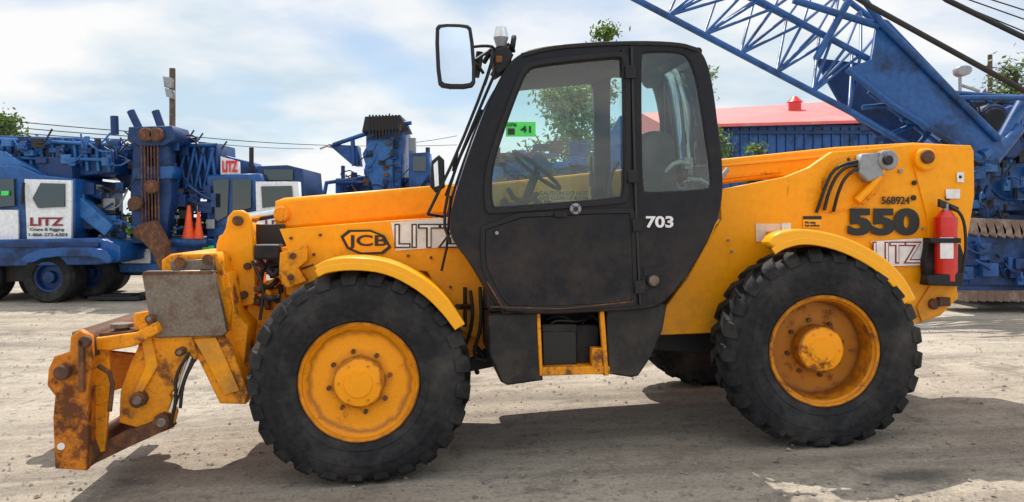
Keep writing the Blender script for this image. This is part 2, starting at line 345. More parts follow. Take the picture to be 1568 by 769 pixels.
plate('owner_decal',[(1334,370),(1413,365),(1412,406),(1352,408)],.48,.485,m_white,T,.001)
text('owner_letters','LITZ',1336,370,1411,404,.478,m_redink,T,.03); text('owner_letters_fill','LITZ',1338,372,1409,402,.473,m_white,T,-.012)
plate('pale_label',rect(1158,343,1195,370),.49,.499,m_pink,T,.002,0); plate('blue_label',rect(1197,342,1211,354),.49,.499,m_white,T,.001)
plate('caution_label',rect(1230,331,1258,349),.49,.498,m_fend,T,.001); plate('caution_head',rect(1230,331,1258,336),.488,.4895,m_ink,T,.0005); text('caution_text2','No step\nhot surface',1233,339,1255,347,.486,m_ink,T,.02)
plate('white_tag',rect(1449,290,1470,304),.474,.482,m_white,T,.001); plate('small_tag',rect(1466,264,1476,279),.474,.482,m_white,T,.001); disc('tag_dot',1471,271,.012,.47,.474,m_ink,T)
disc('tail_lamp',1432,466,.04,.46,.49,m_rust,T); plate('tail_lamp_amber',rect(1440,457,1455,468),.45,.49,m_rust,T)
for i,(a,b) in enumerate([(1117,368),(1122,385),(1390,440),(1440,350),(1415,350)]): disc('rivet_%d'%i,a,b,.009,.475,.5,m_conc,T,12)
# extinguisher
vcyl('extinguisher_body',1448,333,430,.078,.40,m_red,T); vcyl('extinguisher_neck',1448,322,333,.03,.40,m_red,T,.07)
vcyl('extinguisher_valve',1448,312,324,.022,.40,m_conc,T); plate('extinguisher_handle',[(1440,306),(1468,318),(1468,324),(1440,316)],.38,.41,m_ink,T,.004)
plate('extinguisher_strap',rect(1426,366,1471,371),.31,.40,m_blk2,T); plate('extinguisher_bracket',[(1424,370),(1470,376),(1478,400),(1473,437),(1420,435),(1418,400)],.42,.48,m_blk2,T,.01)
plate('extinguisher_cup',[(1424,424),(1474,420),(1473,437),(1422,435)],.325,.42,m_blk2,T,.01)
plate('extinguisher_label',rect(1440,364,1460,396),.318,.322,m_white,T,.001)
tubes('extinguisher_hose',[[(1455,316,.38),(1476,330,.35),(1480,380,.34),(1474,420,.35)]],.011,m_hose,T,sm=2)
# fenders
strip('fender_front',[(484,408),(500,399),(545,395),(600,402),(655,431),(690,465),(710,496)],-.03,.50,.04,m_fend,T)
strip('fender_front_lip',[(484,415),(500,407),(545,403),(598,410),(650,439),(684,472),(704,499)],-.04,-.02,.034,m_fend,T)
strip('fender_rear',[(1214,357),(1235,354),(1290,365),(1345,391),(1380,422),(1399,457)],.09,.50,.045,m_fend,T)
strip('fender_rear_edge',[(1182,372),(1188,363),(1202,357),(1235,353),(1290,364),(1345,390),(1380,421),(1400,457)],-.02,.12,.05,m_fend,T,2,.015)
strip('fender_rear_lip',[(1184,381),(1200,371),(1235,363),(1288,374),(1340,400),(1374,430),(1392,460)],-.03,-.01,.035,m_fend,T)
tubes('fender_stay',[[(700,470,.3),(720,470,.5)],[(1290,375,.3),(1300,400,.52)]],.02,m_black,T)
# front decals
plate('badge_back',[(517,353),(583,352),(604,388),(536,390)],.508,.516,m_ink,T,.002,1); plate('badge_face',[(523,356),(581,355),(598,385),(539,387)],.503,.508,m_yel,T,.001,1)
text('badge_letters','JCB',532,360,593,382,.499,m_ink,T,.02,0)
plate('front_owner_decal',[(599,341),(700,333),(700,377),(606,384)],.51,.516,m_white,T,.001)
text('front_owner_letters','LITZ',604,343,708,380,.506,m_ink,T,.03); text('front_owner_fill','LITZ',606,345,706,378,.5,m_white,T,-.012)
tubes('front_trim_line',[[(440,420,.51),(480,405,.51)]],.006,m_rust,T)
for i,(a,b) in enumerate([(445,365),(462,380),(625,392),(660,395),(690,440),(715,470),(490,360),(480,390)]): disc('bolt_%d'%i,a,b,.010,.49,.52,m_rust,T,8)
plate('front_bracket',[(430,388),(468,378),(470,398),(455,410),(468,430),(440,440),(428,425)],.45,.52,m_yrust,T)
disc('bracket_pin_1',448,392,.02,.42,.46,m_rust,T); disc('bracket_pin_2',444,425,.02,.42,.46,m_rust,T)
boxes('headlamp_housing',[(V(388,400,.6)[0],V(428,400,.6)[0],.6,.8,V(0,400,.6)[2],V(0,376,.6)[2])],m_black,T,.015)
plate('front_axle_guard',[(385,455),(430,445),(440,470),(420,520),(395,560),(378,560),(372,500)],.75,1.6,m_yrust,T,.01)
clutter('front_machinery',392,400,432,470,.5,1.2,30,[m_yrust,m_rust,m_dark,m_dark],T,3,5,14)
tubes('front_hoses',[[(360,400,.8),(385,440,.75),(400,470,.7),(430,450,.7)],[(350,350,.85),(372,380,.8),(395,410,.7),(425,405,.7)],[(300,400,.8),(345,430,.75),(350,470,.7)],[(386,400,.6),(405,440,.55),(398,490,.5)]],.011,m_hose,T,sm=2)
# boom head
for k,(a,b) in enumerate(((.72,.78),(1.22,1.28))):
    plate('boom_head_plate_%d'%k,[(352,325),(376,324),(384,345),(390,455),(388,466),(364,467),(352,425),(332,402),(334,365),(346,358)],a,b,m_yrust if k else m_yel,T,.01,1)
plate('boom_head_core',[(352,340),(385,345),(388,440),(368,450),(350,400)],.78,1.22,m_yrust,T)
plate('boom_head_back',[(380,345),(432,345),(432,378),(386,382)],.9,1.3,m_dark,T)
for a,b,r in ((363,338,.035),(378,408,.025),(372,452,.028),(343,396,.03)): disc('head_pin_%d'%a,a,b,r,.68,.72,m_rust,T)
plate('carriage_arm',[(250,400),(262,392),(330,390),(335,402),(342,440),(352,470),(350,492),(338,470),(322,418),(250,418)],.42,1.45,m_yrust,T,.012)
plate('arm_top',[(262,401),(325,398),(328,412),(264,414)],.38,.42,m_steel,T)
tubes('arm_cross_pin',[[(318,398,.3),(318,398,1.3)],[(275,402,.33),(275,402,1.3)]],.035,m_rust,T)
plate('side_shift_plate',[(219,421),(224,417),(322,416),(327,422),(346,508),(340,513),(240,516),(234,510)],.28,.34,m_steel,T,.008)
plate('plate_edge',[(219,417),(325,416),(325,419),(219,420)],.27,.40,m_rust,T,.002)
plate('stabiliser_leg',[(288,514),(340,512),(358,548),(378,600),(374,617),(338,616),(318,575)],.32,.62,m_yrust,T,.01)
plate('stabiliser_face',[(298,520),(330,518),(366,598),(344,604)],.305,.32,m_yel,T,.004)
plate('leg_link',[(326,420),(348,420),(358,480),(378,500),(372,560),(352,520),(340,470)],.45,.9,m_yrust,T)
LP=[(206,482),(232,478),(292,516),(300,542),(285,572),(258,604),(268,632),(262,655),(238,664),(205,652),(184,646),(186,600),(200,560),(214,530),(208,505)]
for k,(a,b) in enumerate(((.30,.36),(.62,.68),(1.10,1.16))):
    plate('carriage_link_%d'%k,LP,a,b,m_yrust,T,.008)
plate('link_rib',[(214,500),(224,496),(240,560),(214,606),(206,600),(224,560)],.275,.30,m_yel,T,.006)
plate('carriage_body',[(214,500),(240,495),(285,525),(280,550),(245,590),(215,590),(212,560)],.4,1.1,m_yrust,T)
for a,b,r in ((209,614,.05),(246,648,.055),(228,489,.028),(274,540,.028)): disc('link_pin_%d'%a,a,b,r,.22,.31,m_rust,T,8); disc('link_pin_cap_%d'%a,a,b,r*.55,.19,.23,m_steel,T,16)
tubes('lower_cross_shaft',[[(246,648,.3),(246,648,1.2)],[(209,614,.3),(209,614,1.2)]],.04,m_rust,T)
tubes('tilt_cylinder',[[(292,545,.25),(262,630,.25)]],.022,m_chrome,T); tubes('tilt_hose',[[(290,540,.22),(268,575,.2),(270,610,.2),(262,650,.22)],[(298,550,.24),(280,585,.22),(276,625,.22)]],.011,m_hose,T,sm=2)
plate('carriage_deck',[(112,516),(150,520),(208,512),(235,498),(240,508),(205,528),(168,535),(112,534)],.20,.95,m_yrust,T,.01)
plate('deck_top_slot',[(140,513),(212,508),(212,512),(140,518)],.25,.9,m_rust,T)
vcyl('hitch_pin',187,500,518,.045,.35,m_rust,T); vcyl('hitch_pin_head',187,495,501,.068,.35,m_steel,T)
for k,(a,b) in enumerate(((.06,.12),(.24,.28),(1.5,1.56))):
    pts=[(76,566),(84,548),(108,540),(110,516),(122,508),(136,516),(138,560),(132,600),(133,700),(130,719),(86,716),(83,640),(86,606),(74,590)]
    if k==1: pts=[(146,520),(164,520),(166,600),(160,660),(158,690),(142,694),(142,560)]
    plate('hitch_side_%d'%k,pts,a,b,m_hitch if k!=1 else m_yrust,T,.008)
plate('hitch_column',[(92,600),(132,600),(132,712),(92,712)],.12,.26,m_hitch,T,.008)
plate('hitch_top_bar',[(112,512),(136,516),(138,545),(112,545)],.12,1.5,m_rust,T,.01)
plate('hitch_bottom_shelf',[(104,690),(134,684),(140,700),(134,716),(104,716)],.12,1.5,m_rust,T,.006)
plate('shelf_link',[(134,694),(190,664),(255,640),(262,654),(200,682),(134,714)],.26,.36,m_rust,T,.006)
disc('hitch_hole',93,684,.022,.052,.058,m_white,T,16); disc('hitch_bolt',92,572,.045,.0,.06,m_rust,T,12); disc('hitch_bolt_top',128,524,.035,.02,.06,m_rust,T,12)
boxes('hitch_lock',[(V(128,0,.1)[0],V(136,0,.1)[0],.02,.06,V(0,600,.1)[2],V(0,520,.1)[2])],m_rust,T,.004)
tubes('hitch_lock_rod',[[(150,560,.18),(174,575,.18),(168,630,.18)]],.014,m_rust,T,sm=1)
plate('hitch_wedge',[(166,540),(214,545),(196,590),(166,600)],.5,.56,m_hitch,T)
# ---- cab ----
cw0,cw1=.08,.98
outer=[(792,88),(812,77),(850,70),(960,64),(1035,66),(1066,74),(1080,90),(1090,130),(1099,200),(1105,250),(1105,312),(1088,360),(1052,422),(1010,470),(960,474),(772,482),(750,450),(724,405),(698,372),(690,345),(697,305),(722,230),(748,160),(776,104)]
win=[(752,318),(751,262),(770,200),(792,140),(806,108),(824,100),(945,87),(954,92),(957,120),(957,300),(945,305),(765,319)]
rwin=[(980,84),(985,78),(1036,77),(1056,86),(1068,115),(1080,190),(1090,255),(1092,286),(1084,292),(990,297),(982,292)]
for nm,a,b in (('near',cw0,cw0+.05),('far',cw1-.05,cw1)):
    lp=[]
    for l in (outer,win,rwin):
        l=chaikin(l,2); lp.append([(q[0],q[2]) for q in (V(x,y,cw0) for x,y in l)])
    plate_xz('cab_side_'+nm,lp,a,b,m_black,T,.01)
def xz(l,n=2): return [(q[0],q[2]) for q in (V(x,y,cw0) for x,y in chaikin(l,n))]
pane('door_glass',xz(win),cw0+.02,m_glass,T); pane('rear_quarter_glass',xz(rwin),cw0+.02,m_glass,T)
pane('far_glass',xz(win),cw1-.02,m_gfar,T); pane('far_quarter_glass',xz(rwin),cw1-.02,m_gfar,T)
def cstrip(nm,pts,th,mat,a=cw0+.05,b=cw1-.05):
    p=chaikin(pts,2,False); p=[V(x,y,cw0) for x,y in p]; p=[Vector((q[0],q[2])) for q in p]; off=[]
    for i in range(len(p)):
        d=(p[min(i+1,len(p)-1)]-p[max(i-1,0)]).normalized(); off.append(p[i]+Vector((d.y,-d.x))*th)
    return plate_xz(nm,[[tuple(q) for q in p]+[tuple(q) for q in reversed(off)]],a,b,mat,T,.003)
cstrip('cab_roof',[(792,88),(812,77),(850,70),(960,64),(1035,66),(1066,74)],.05,m_black)
cstrip('roof_lining',[(812,92),(850,85),(960,79),(1035,81)],.01,m_inter)
cstrip('windscreen',[(697,330),(697,305),(722,230),(748,160),(776,104),(790,90)],.008,m_gfar)
cstrip('rear_screen',[(1068,78),(1080,92),(1092,145),(1103,250),(1104,290)],.008,m_gfar)
cstrip('cab_rear_lower',[(1104,290),(1105,312),(1088,360),(1052,422),(1010,470)],.03,m_black)
cstrip('cab_floor',[(1010,470),(960,474),(772,482)],.05,m_black)
cstrip('cab_front_lower',[(772,482),(750,450),(724,405),(698,372),(690,345),(697,330)],.03,m_black)
strip('roof_gutter',[(800,82),(850,69),(960,63),(1040,65),(1068,74)],cw0-.012,cw0+.01,.018,m_blk2,T)
def frame(nm,a,b,w0,w1,mat,bev=.004): plate(nm,[a,b],w0,w1,mat,T,bev)
dl=[(738,330),(968,318),(972,326),(976,462),(968,470),(780,478),(766,468),(744,425),(736,400)]
cxm,cym=860,400
plate('door_panel',[(cxm+(x-cxm)*.94,cym+(y-cym)*.9) for x,y in dl],cw0-.014,cw0-.004,m_black,T,.004,1)
frame('door_frame_lower',chaikin(dl,1),[(cxm+(x-cxm)*.955,cym+(y-cym)*.925) for x,y in chaikin(dl,1)],cw0-.018,cw0-.002,m_blk2)
wc=(860,205)
frame('door_frame_upper',[(wc[0]+(x-wc[0])*1.085,wc[1]+(y-wc[1])*1.07) for x,y in chaikin(win,2)],[(wc[0]+(x-wc[0])*1.02,wc[1]+(y-wc[1])*1.02) for x,y in chaikin(win,2)],cw0-.02,cw0-.002,m_blk2)
strip('pillar_seam',[(969,72),(972,200),(976,330),(982,466)],cw0-.022,cw0-.001,.012,m_ink,T,0,.002)
strip('pillar_seal',[(958,76),(961,300)],cw0-.016,cw0-.001,.02,m_black,T,0)
for i,(a,b) in enumerate([(966,110),(970,270),(977,345),(980,440)]):
    plate('hinge_%d'%i,rect(a-7,b-9,a+7,b+9),cw0-.04,cw0-.01,m_blk2,T,.004)
disc('door_lock',882,320,.036,cw0-.045,cw0-.005,m_conc,T); disc('door_lock_core',882,320,.016,cw0-.055,cw0-.04,m_ink,T)
for a in range(4): disc('lock_dot_%d'%a,882+6.5*math.cos(a*1.57+.8),320+6.5*math.sin(a*1.57+.8),.005,cw0-.05,cw0-.04,m_ink,T,8)
plate('door_handle',rect(850,326,868,332),cw0-.04,cw0-.005,m_black,T,.004)
disc('round_reflector',1002,430,.048,cw0-.02,cw0,m_blk2,T); disc('reflector_lens',1002,430,.034,cw0-.026,cw0-.018,m_steel,T)
plate('lower_badge',rect(986,410,1018,422),cw0-.006,cw0,m_blk2,T)
disc('door_button',761,357,.012,cw0-.03,cw0-.01,m_conc,T,12)
text('unit_number','703',989,331,1031,349,cw0-.006,m_white,T,.03)
tubes('door_lower_scuff',[[(752,470,cw0-.015),(860,473,cw0-.015),(970,462,cw0-.015)],[(746,432,cw0-.02),(770,472,cw0-.02)]],.005,m_rust,T)
plate('lot_sticker',rect(775,187,820,209),cw0+.008,cw0+.012,m_green,T,.001); text('lot_number','41',797,193,813,203,cw0+.004,m_ink,T,.02); text('lot_word','LOT#',777,189,791,194,cw0+.004,m_ink,T,.02); plate('lot_bar',rect(778,197,788,206),cw0+.002,cw0+.006,m_ink,T,.001)
boxes('cab_interior_dash',[(V(745,0,.3)[0],V(782,0,.3)[0],.2,.85,.95,V(0,318,.3)[2])],m_seat,T,.04)
def torus(nm,c,R,r,rot,mat):
    vs=[];fs=[];n=36;k=8;mt=Matrix.Rotation(rot,3,'Y')
    for i in range(n):
        a=2*math.pi*i/n
        for j in range(k):
            b=2*math.pi*j/k; v=mt@Vector(((R+r*math.cos(b))*math.cos(a),(R+r*math.cos(b))*math.sin(a),r*math.sin(b)))+Vector(c); vs.append(tuple(v))
    for i in range(n):
        for j in range(k): fs.append((i*k+j,((i+1)%n)*k+j,((i+1)%n)*k+(j+1)%k,i*k+(j+1)%k))
    me=bpy.data.meshes.new(nm); me.from_pydata(vs,[],fs); return link(nm,me,mat,T,True)
sc_=V(822,262,.5); torus('steering_wheel',sc_,.20,.014,math.radians(38),m_blk2)
tubes('steering_column',[[sc_,(sc_[0]-.12,.5,sc_[2]-.3),(sc_[0]-.16,.5,sc_[2]-.55)]],.03,m_blk2,T,raw=True)
mt=Matrix.Rotation(math.radians(38),3,'Y')
tubes('steering_spokes',[[tuple(Vector(sc_)+mt@Vector((.2*math.cos(a),.2*math.sin(a),0))),tuple(Vector(sc_)+Vector((-.015,0,-.03)))] for a in (0.3,2.4,4.5)],.012,m_blk2,T,raw=True)
plate('seat_back',[(988,212),(1000,206),(1022,208),(1030,222),(1032,288),(1034,330),(990,330),(984,290)],.3,.72,m_seat,T,.03,1)
plate('seat_cushion',[(925,332),(1000,322),(1032,326),(1030,352),(930,352)],.28,.74,m_seat,T,.03,1)
plate('head_rest',[(990,110),(1000,104),(1010,110),(1012,124),(1000,130),(992,124)],.5,.62,m_seat,T,.015,1)
tubes('grab_rails',[[(925,250,.85),(926,300,.85)],[(905,240,.7),(906,290,.7),(912,320,.7)],[(930,320,.3),(935,268,.3),(948,248,.3)]],.011,m_blk2,T,sm=1)
clutter('cab_controls',765,305,840,325,.25,.8,14,[m_seat,m_blk2],T,11,6,14); clutter('cab_rear_controls',1045,250,1085,290,.3,.8,14,[m_seat,m_conc],T,12,6,18)
plate('sun_visor',[(806,104),(940,90),(942,104),(815,116)],.3,.85,m_seat,T,.01)
tubes('far_pillar_bar',[[(1013,96,.9),(1016,300,.9)]],.022,m_black,T)
# under-cab boxes
plate('step_box_left',[(752,488),(766,484),(824,482),(828,580),(778,587),(770,583),(752,540)],.12,.6,m_blk2,T,.015)
plate('tank_right',[(932,476),(1018,472),(1012,505),(995,545),(976,573),(968,575),(934,570)],.12,.62,m_blk2,T,.015)
plate('battery_bay_back',rect(826,478,934,572),.5,.55,m_dark,T); plate('battery',[(832,505),(880,503),(882,558),(833,560)],.2,.42,m_ink,T,.01)
plate('battery_lid',rect(831,498,882,507),.19,.43,m_blk2,T,.006); plate('air_box',rect(884,500,915,555),.25,.42,m_blk2,T,.012)
plate('bay_step',[(826,564),(936,562),(938,571),(828,575)],.12,.5,m_yrust,T,.005); strip('bay_post_r',[(924,476),(931,574)],.11,.16,.018,m_yrust,T,0); strip('bay_post_l',[(826,482),(830,574)],.11,.14,.010,m_yrust,T,0)
plate('bay_foot',rect(908,534,922,562),.12,.2,m_yrust,T,.004)
tubes('bay_hoses',[[(835,490,.3),(860,482,.25),(880,495,.25),(905,485,.3)],[(840,500,.22),(850,490,.2),(878,492,.2)],[(890,498,.3),(905,478,.3),(922,500,.3)]],.009,m_hose,T,sm=2)
clutter('underbody',700,480,760,560,.65,1.1,24,[m_dark,m_blk2,m_dark],T,5,6,20); clutter('underbody_rear',1000,505,1100,530,.7,1.3,14,[m_dark,m_rust],T,6,6,20)
tubes('cab_side_hoses',[[(720,445,.4),(725,480,.4),(718,520,.45),(700,550,.5)],[(735,440,.35),(738,500,.38),(722,548,.4),(745,552,.4)],[(712,440,.5),(712,500,.5)]],.013,m_hose,T,sm=2)
# mirror etc.
def shearobj(o,z0,x0,k,kx=0):
    for v in o.data.vertices: v.co.y+=(v.co.z-z0)*k+(v.co.x-x0)*kx
mo=V(697,84,-.05)
mf=[(668,42),(674,33),(715,34),(723,42),(727,126),(720,136),(679,136),(671,128)]
mg=[(672,45),(677,38),(713,39),(719,45),(723,124),(717,131),(682,131),(675,125)]
for nm,l,a,b,m in (('mirror_housing',mf,-.05,0.0,m_blk2),('mirror_face',mg,-.056,-.048,m_mirror)):
    shearobj(plate(nm,l,a,b,m,T,.008 if 'h' in nm[7:9] else .001,1),mo[2],mo[0],.30,0.0)
tubes('mirror_arm',[[(722,72,.0),(742,70,.05),(757,72,.12),(766,92,.15)],[(722,96,.0),(732,100,.05),(740,112,.1)],[(728,92,.0),(752,76,.1)]],.010,m_blk2,T,sm=1)
tubes('mirror_bracket',[[(735,80,.1),(732,100,.1),(728,118,.1)]],.025,m_blk2,T)
tubes('front_guard_bars',[[(757,80,.10),(742,130,.08),(700,235,.08),(655,328,.10)],[(764,98,.15),(735,165,.12),(690,275,.12),(678,340,.12),(690,372,.12)],[(700,235,.08),(694,262,.12)],[(742,130,.08),(752,100,.12)],[(655,328,.10),(680,332,.2)]],.010,m_blk2,T,sm=1)
tubes('wiper_arm',[[(738,168,.3),(705,240,.3),(682,300,.3)],[(690,300,.4),(684,380,.4),(676,415,.4)]],.009,m_blk2,T)
plate('work_lamp',[(663,248),(672,240),(678,246),(679,285),(668,292),(661,284)],.1,.2,m_blk2,T,.01); plate('work_lamp_lens',[(664,252),(670,246),(672,284),(666,286)],.09,.1,m_lamp,T,.001)
plate('top_bracket',[(755,80),(775,72),(784,84),(775,104),(762,112)],.12,.3,m_blk2,T,.01); vcyl('indicator_lamp',767,42,58,.035,.2,m_lamp,T,.05); vcyl('indicator_base',767,58,72,.05,.2,m_conc,T,.03)
clutter('roof_corner',760,75,800,95,.1,.3,12,[m_blk2,m_rust],T,9,4,12)
disc('roof_rear_lamp',1070,78,.025,.15,.22,m_blk2,T)

# ================= BACKGROUND VEHICLES =================
def bwheel(nm,px,py,Y,r,g,hub=m_blue,W=.5):
    c=B(px,py,Y)
    vs,fs=lathe_data([(r*.55,.06),(r*.6,0),(r*.9,-.01),(r,.06),(r,W)],40); vs=[(x+c[0],y+Y,z+c[2]) for x,y,z in vs]
    me=bpy.data.meshes.new(nm); me.from_pydata(vs,[],fs); o=link(nm,me,m_tyre,g,True); sharp(me)
    vs,fs=lathe_data([(r*.58,.05),(r*.5,.06),(r*.45,.16),(r*.25,.15),(r*.22,.04),(0,.03)],32); vs=[(x+c[0],y+Y,z+c[2]) for x,y,z in vs]
    me=bpy.data.meshes.new(nm+'_hub'); me.from_pydata(vs,[],fs); link(nm+'_hub',me,hub,g,True); sharp(me)
C1=G('crane_truck',B(60,460,15.5)[:2]+(0,))
plate('deck',[(-90,370),(150,366),(182,378),(182,398),(150,404),(-90,408)],14.9,17.4,m_blue,C1,.02)
plate('deck_edge',rect(-90,372,150,378),14.84,14.9,m_blue2,C1)
plate('skirt',[(-90,404),(40,400),(46,430),(-90,436)],15.2,17.2,m_dark,C1)
bwheel('wheel_a',72,425,14.9,.50,C1,m_blue2); bwheel('wheel_b',134,418,15.6,.50,C1,m_blue2); bwheel('wheel_far_a',60,425,17,.5,C1); bwheel('wheel_c',-40,425,15,.5,C1)
plate('mudguard',[(30,395),(70,380),(160,380),(172,400),(162,404),(150,392),(70,392),(44,404)],14.7,15.6,m_blue,C1,.01,1)
plate('driver_cab',[(-60,258),(30,256),(60,270),(112,276),(112,371),(-60,371)],15.1,17.0,m_blue,C1,.03)
plate('door_white',[(38,275),(108,277),(108,370),(42,370)],15.02,15.1,m_twhite,C1,.01)
plate('door_window',[(62,281),(98,282),(98,316),(58,318),(50,304)],14.98,15.03,m_tglass,C1,.008); plate('cab_window',[(-20,276),(20,274),(22,315),(-20,318)],15.04,15.1,m_tglass,C1)
plate('white_panel',[(-20,322),(26,322),(28,370),(-20,370)],15.04,15.1,m_twhite,C1)
tubes('mirror_post',[[(36,280,14.95),(34,312,14.9)]],.03,m_blk2,C1)
text('door_name','LITZ',46,333,97,346,15.0,m_redink,C1,.03); text('door_small','Crane & Rigging',46,349,98,355,15.0,m_ink,C1,.02); text('door_phone','1-866-272-6303',44,357,103,362,15.0,m_ink,C1,.02)
plate('green_tag',rect(2,293,12,299),14.99,15.04,m_green,C1)
plate('upper_house',[(-60,208),(120,213),(168,222),(172,262),(120,268),(60,262),(-60,258)],15.6,18,m_blue,C1,.03)
plate('boom_section',[(-60,225),(0,232),(105,290),(170,345),(160,360),(95,310),(-60,252)],15.3,15.6,m_blue3,C1,.02)
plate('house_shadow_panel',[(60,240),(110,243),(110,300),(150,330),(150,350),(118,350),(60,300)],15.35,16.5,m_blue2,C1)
tubes('house_ribs',[[(x,212,15.55),(x+4,262,15.55)] for x in range(-40,170,17)]+[[(-60,210,15.5),(168,222,15.5)],[(-60,240,15.5),(170,245,15.5)]],.035,m_blue3,C1)
clutter('deck_machinery',112,280,185,368,15.3,16.6,66,[m_blue2,m_dark,m_blue,m_blue3,m_conc,m_dark],C1,21,4,22); clutter('house_machinery',0,214,180,250,15.2,15.6,44,[m_blue2,m_blue,m_dark,m_blue3],C1,22,4,17)
C2=G('truck_crane',B(290,415,16)[:2]+(0,))
plate('carrier_front',[(178,372),(200,366),(330,368),(332,412),(300,416),(184,416)],16.0,18.5,m_blue,C2,.03)
plate('carrier_deck',[(178,398),(500,392),(500,418),(184,420)],16.2,18.4,m_blue2,C2,.03)
plate('bumper',rect(182,405,335,416),15.9,16.0,m_blue3,C2,.02)
bwheel('front_wheel',150,415,17.2,.5,C2,m_blue2); bwheel('front_wheel_b',350,415,16.3,.48,C2,m_blue2); bwheel('rear_wheel',450,414,16.3,.48,C2,m_blue2)
plate('lamp_surround',rect(186,382,229,403),15.94,16.0,m_twhite,C2,.01); disc('headlamp_a',197,392,.10,15.88,15.95,m_conc,C2); disc('headlamp_b',217,392,.10,15.88,15.95,m_lamp,C2); plate('amber_light',rect(206,387,210,391),15.9,15.94,m_amber,C2); plate('green_tag',rect(310,377,326,384),15.9,15.98,m_green,C2)
plate('front_door',[(318,270),(396,268),(404,285),(404,362),(318,362)],16.1,17.8,m_blue,C2,.03)
plate('cab_glass_a',[(326,276),(350,275),(348,330),(330,340)],16.05,16.1,m_tglass,C2); plate('cab_glass_b',[(356,275),(384,275),(384,318),(356,326)],16.05,16.1,m_tglass,C2)
plate('white_door',[(392,279),(456,279),(460,345),(460,378),(394,378)],15.9,16.1,m_twhite,C2,.01); plate('white_door_glass',[(400,286),(446,285),(448,312),(402,318)],15.86,15.91,m_tglass,C2)
text('door_name_b','LITZ',406,337,446,349,15.88,m_redink,C2,.03); text('door_small_b','Crane & Rigging',404,352,450,357,15.88,m_ink,C2,.02)
plate('rear_cab',[(395,256),(440,254),(462,260),(466,300),(455,380),(460,280),(395,280)],16.4,18,m_blue2,C2,.02); plate('rear_cab_glass',rect(404,260,448,276),16.35,16.4,m_tglass,C2)
plate('mast_left',[(206,200),(220,196),(228,300),(224,372),(204,372),(200,300)],15.5,15.8,m_blue2,C2); plate('mast_right',[(240,198),(256,200),(262,300),(252,372),(238,372)],15.5,15.8,m_blue2,C2)
plate('mast_head',[(198,196),(262,194),(268,212),(250,222),(212,222),(196,212)],15.4,16.2,m_blue2,C2,.02); plate('mast_mid',[(204,258),(262,256),(262,272),(204,274)],15.45,15.9,m_blue,C2,.02)
tubes('hoist_ropes',[[(x,210,15.42),(x+3,372,15.42)] for x in (216,221,226,231,236,241)],.016,m_rust,C2,res=1)
for i,(a,b) in enumerate(((222,206),(238,206),(230,286),(205,312),(214,356))): disc('sheave_%d'%i,a,b,.14,15.3,15.4,m_rust,C2)
plate('hook_block',[(212,346),(232,340),(250,372),(252,410),(244,412),(232,384),(216,366)],15.0,15.3,m_rust,C2,.02)
plate('mast_boom',[(130,232),(200,222),(330,222),(332,255),(300,292),(262,296),(200,292),(170,262)],16.3,17.4,m_blue2,C2,.03)
tubes('boom_ribs',[[(x,224,16.25),(x+10,290,16.25)] for x in range(262,330,12)]+[[(x,290,16.2),(x+14,226,16.2)] for x in range(256,318,14)]+[[(262,224,16.2),(332,222,16.2)]],.04,m_blue,C2)
tubes('jib_posts',[[(175,178,16.3),(176,206,16.3)],[(200,170,16.3),(212,195,16.3)],[(238,170,16.3),(248,198,16.3)]],.08,m_blue2,C2); tubes('outrigger_cyl',[[(112,285,15.6),(158,300,15.6)],[(262,372,15.6),(318,372,15.6)]],.09,m_blue,C2)
plate('owner_banner',[(338,240),(366,248),(368,270),(338,268)],16.2,16.25,m_twhite,C2,.005); text('banner_letters','LITZ',340,246,364,264,16.17,m_red,C2,.05)
plate('boom_far',[(262,236),(300,228),(385,250),(400,268),(300,270)],16.8,17.4,m_blue,C2,.02)
clutter('mast_machinery',196,214,268,370,15.6,16.3,75,[m_blue2,m_rust,m_dark,m_blue,m_blue3],C2,31,4,18); clutter('carrier_machinery',240,290,330,372,15.8,17,66,[m_blue,m_dark,m_blue2,m_dark,m_conc],C2,32,5,22); clutter('far_machinery',260,214,330,250,16,16.6,24,[m_blue2,m_dark],C2,33,4,16)
tubes('exhaust',[[(385,226,16.6),(385,275,16.6)]],.05,m_dark,C2)
clutter('carrier_side',330,365,500,410,15.9,16.2,30,[m_dark,m_blue2],C2,35,6,26)
def cone(px,py,Y,h):
    g=G('traffic_cone',B(px,py,Y)); b=B(px,py,Y); me=bpy.data.meshes.new('c')
    r=h*.2; pr=[(r,0),(r*.55,h*.45),(r*.22,h),(0,h)]
    vs=[];fs=[];n=20
    for i in range(n):
        a=2*math.pi*i/n
        for q,z in pr: vs.append((b[0]+q*math.cos(a),b[1]+q*math.sin(a),b[2]+z+.03))
    for i in range(n):
        j=(i+1)%n
        for k in range(3): fs.append((i*4+k,j*4+k,j*4+k+1,i*4+k+1))
    me.from_pydata(vs,[],fs); link('cone_body',me,m_orange,g,True)
    boxes('cone_base',[(b[0]-r*1.4,b[0]+r*1.4,b[1]-r*1.4,b[1]+r*1.4,b[2],b[2]+.035)],m_orange,g,.01)
cone(289,370,15.75,.70); cone(304,369,15.75,.56)
C3=G('hydraulic_crane',B(580,420,21)[:2]+(0,))
plate('tower',[(562,196),(570,186),(612,184),(616,200),(612,300),(606,420),(560,420),(562,300)],21,22.5,m_blue,C3,.03)
plate('tower_plate',[(556,236),(568,214),(600,212),(600,290),(572,292)],20.8,21,m_blue3,C3,.02)
plate('tower_head',[(560,180),(612,178),(620,196),(556,200)],20.7,22,m_dark,C3,.03); tubes('head_rods',[[(x,176,20.7),(x,214,20.7)] for x in range(566,612,5)],.025,m_dark,C3)
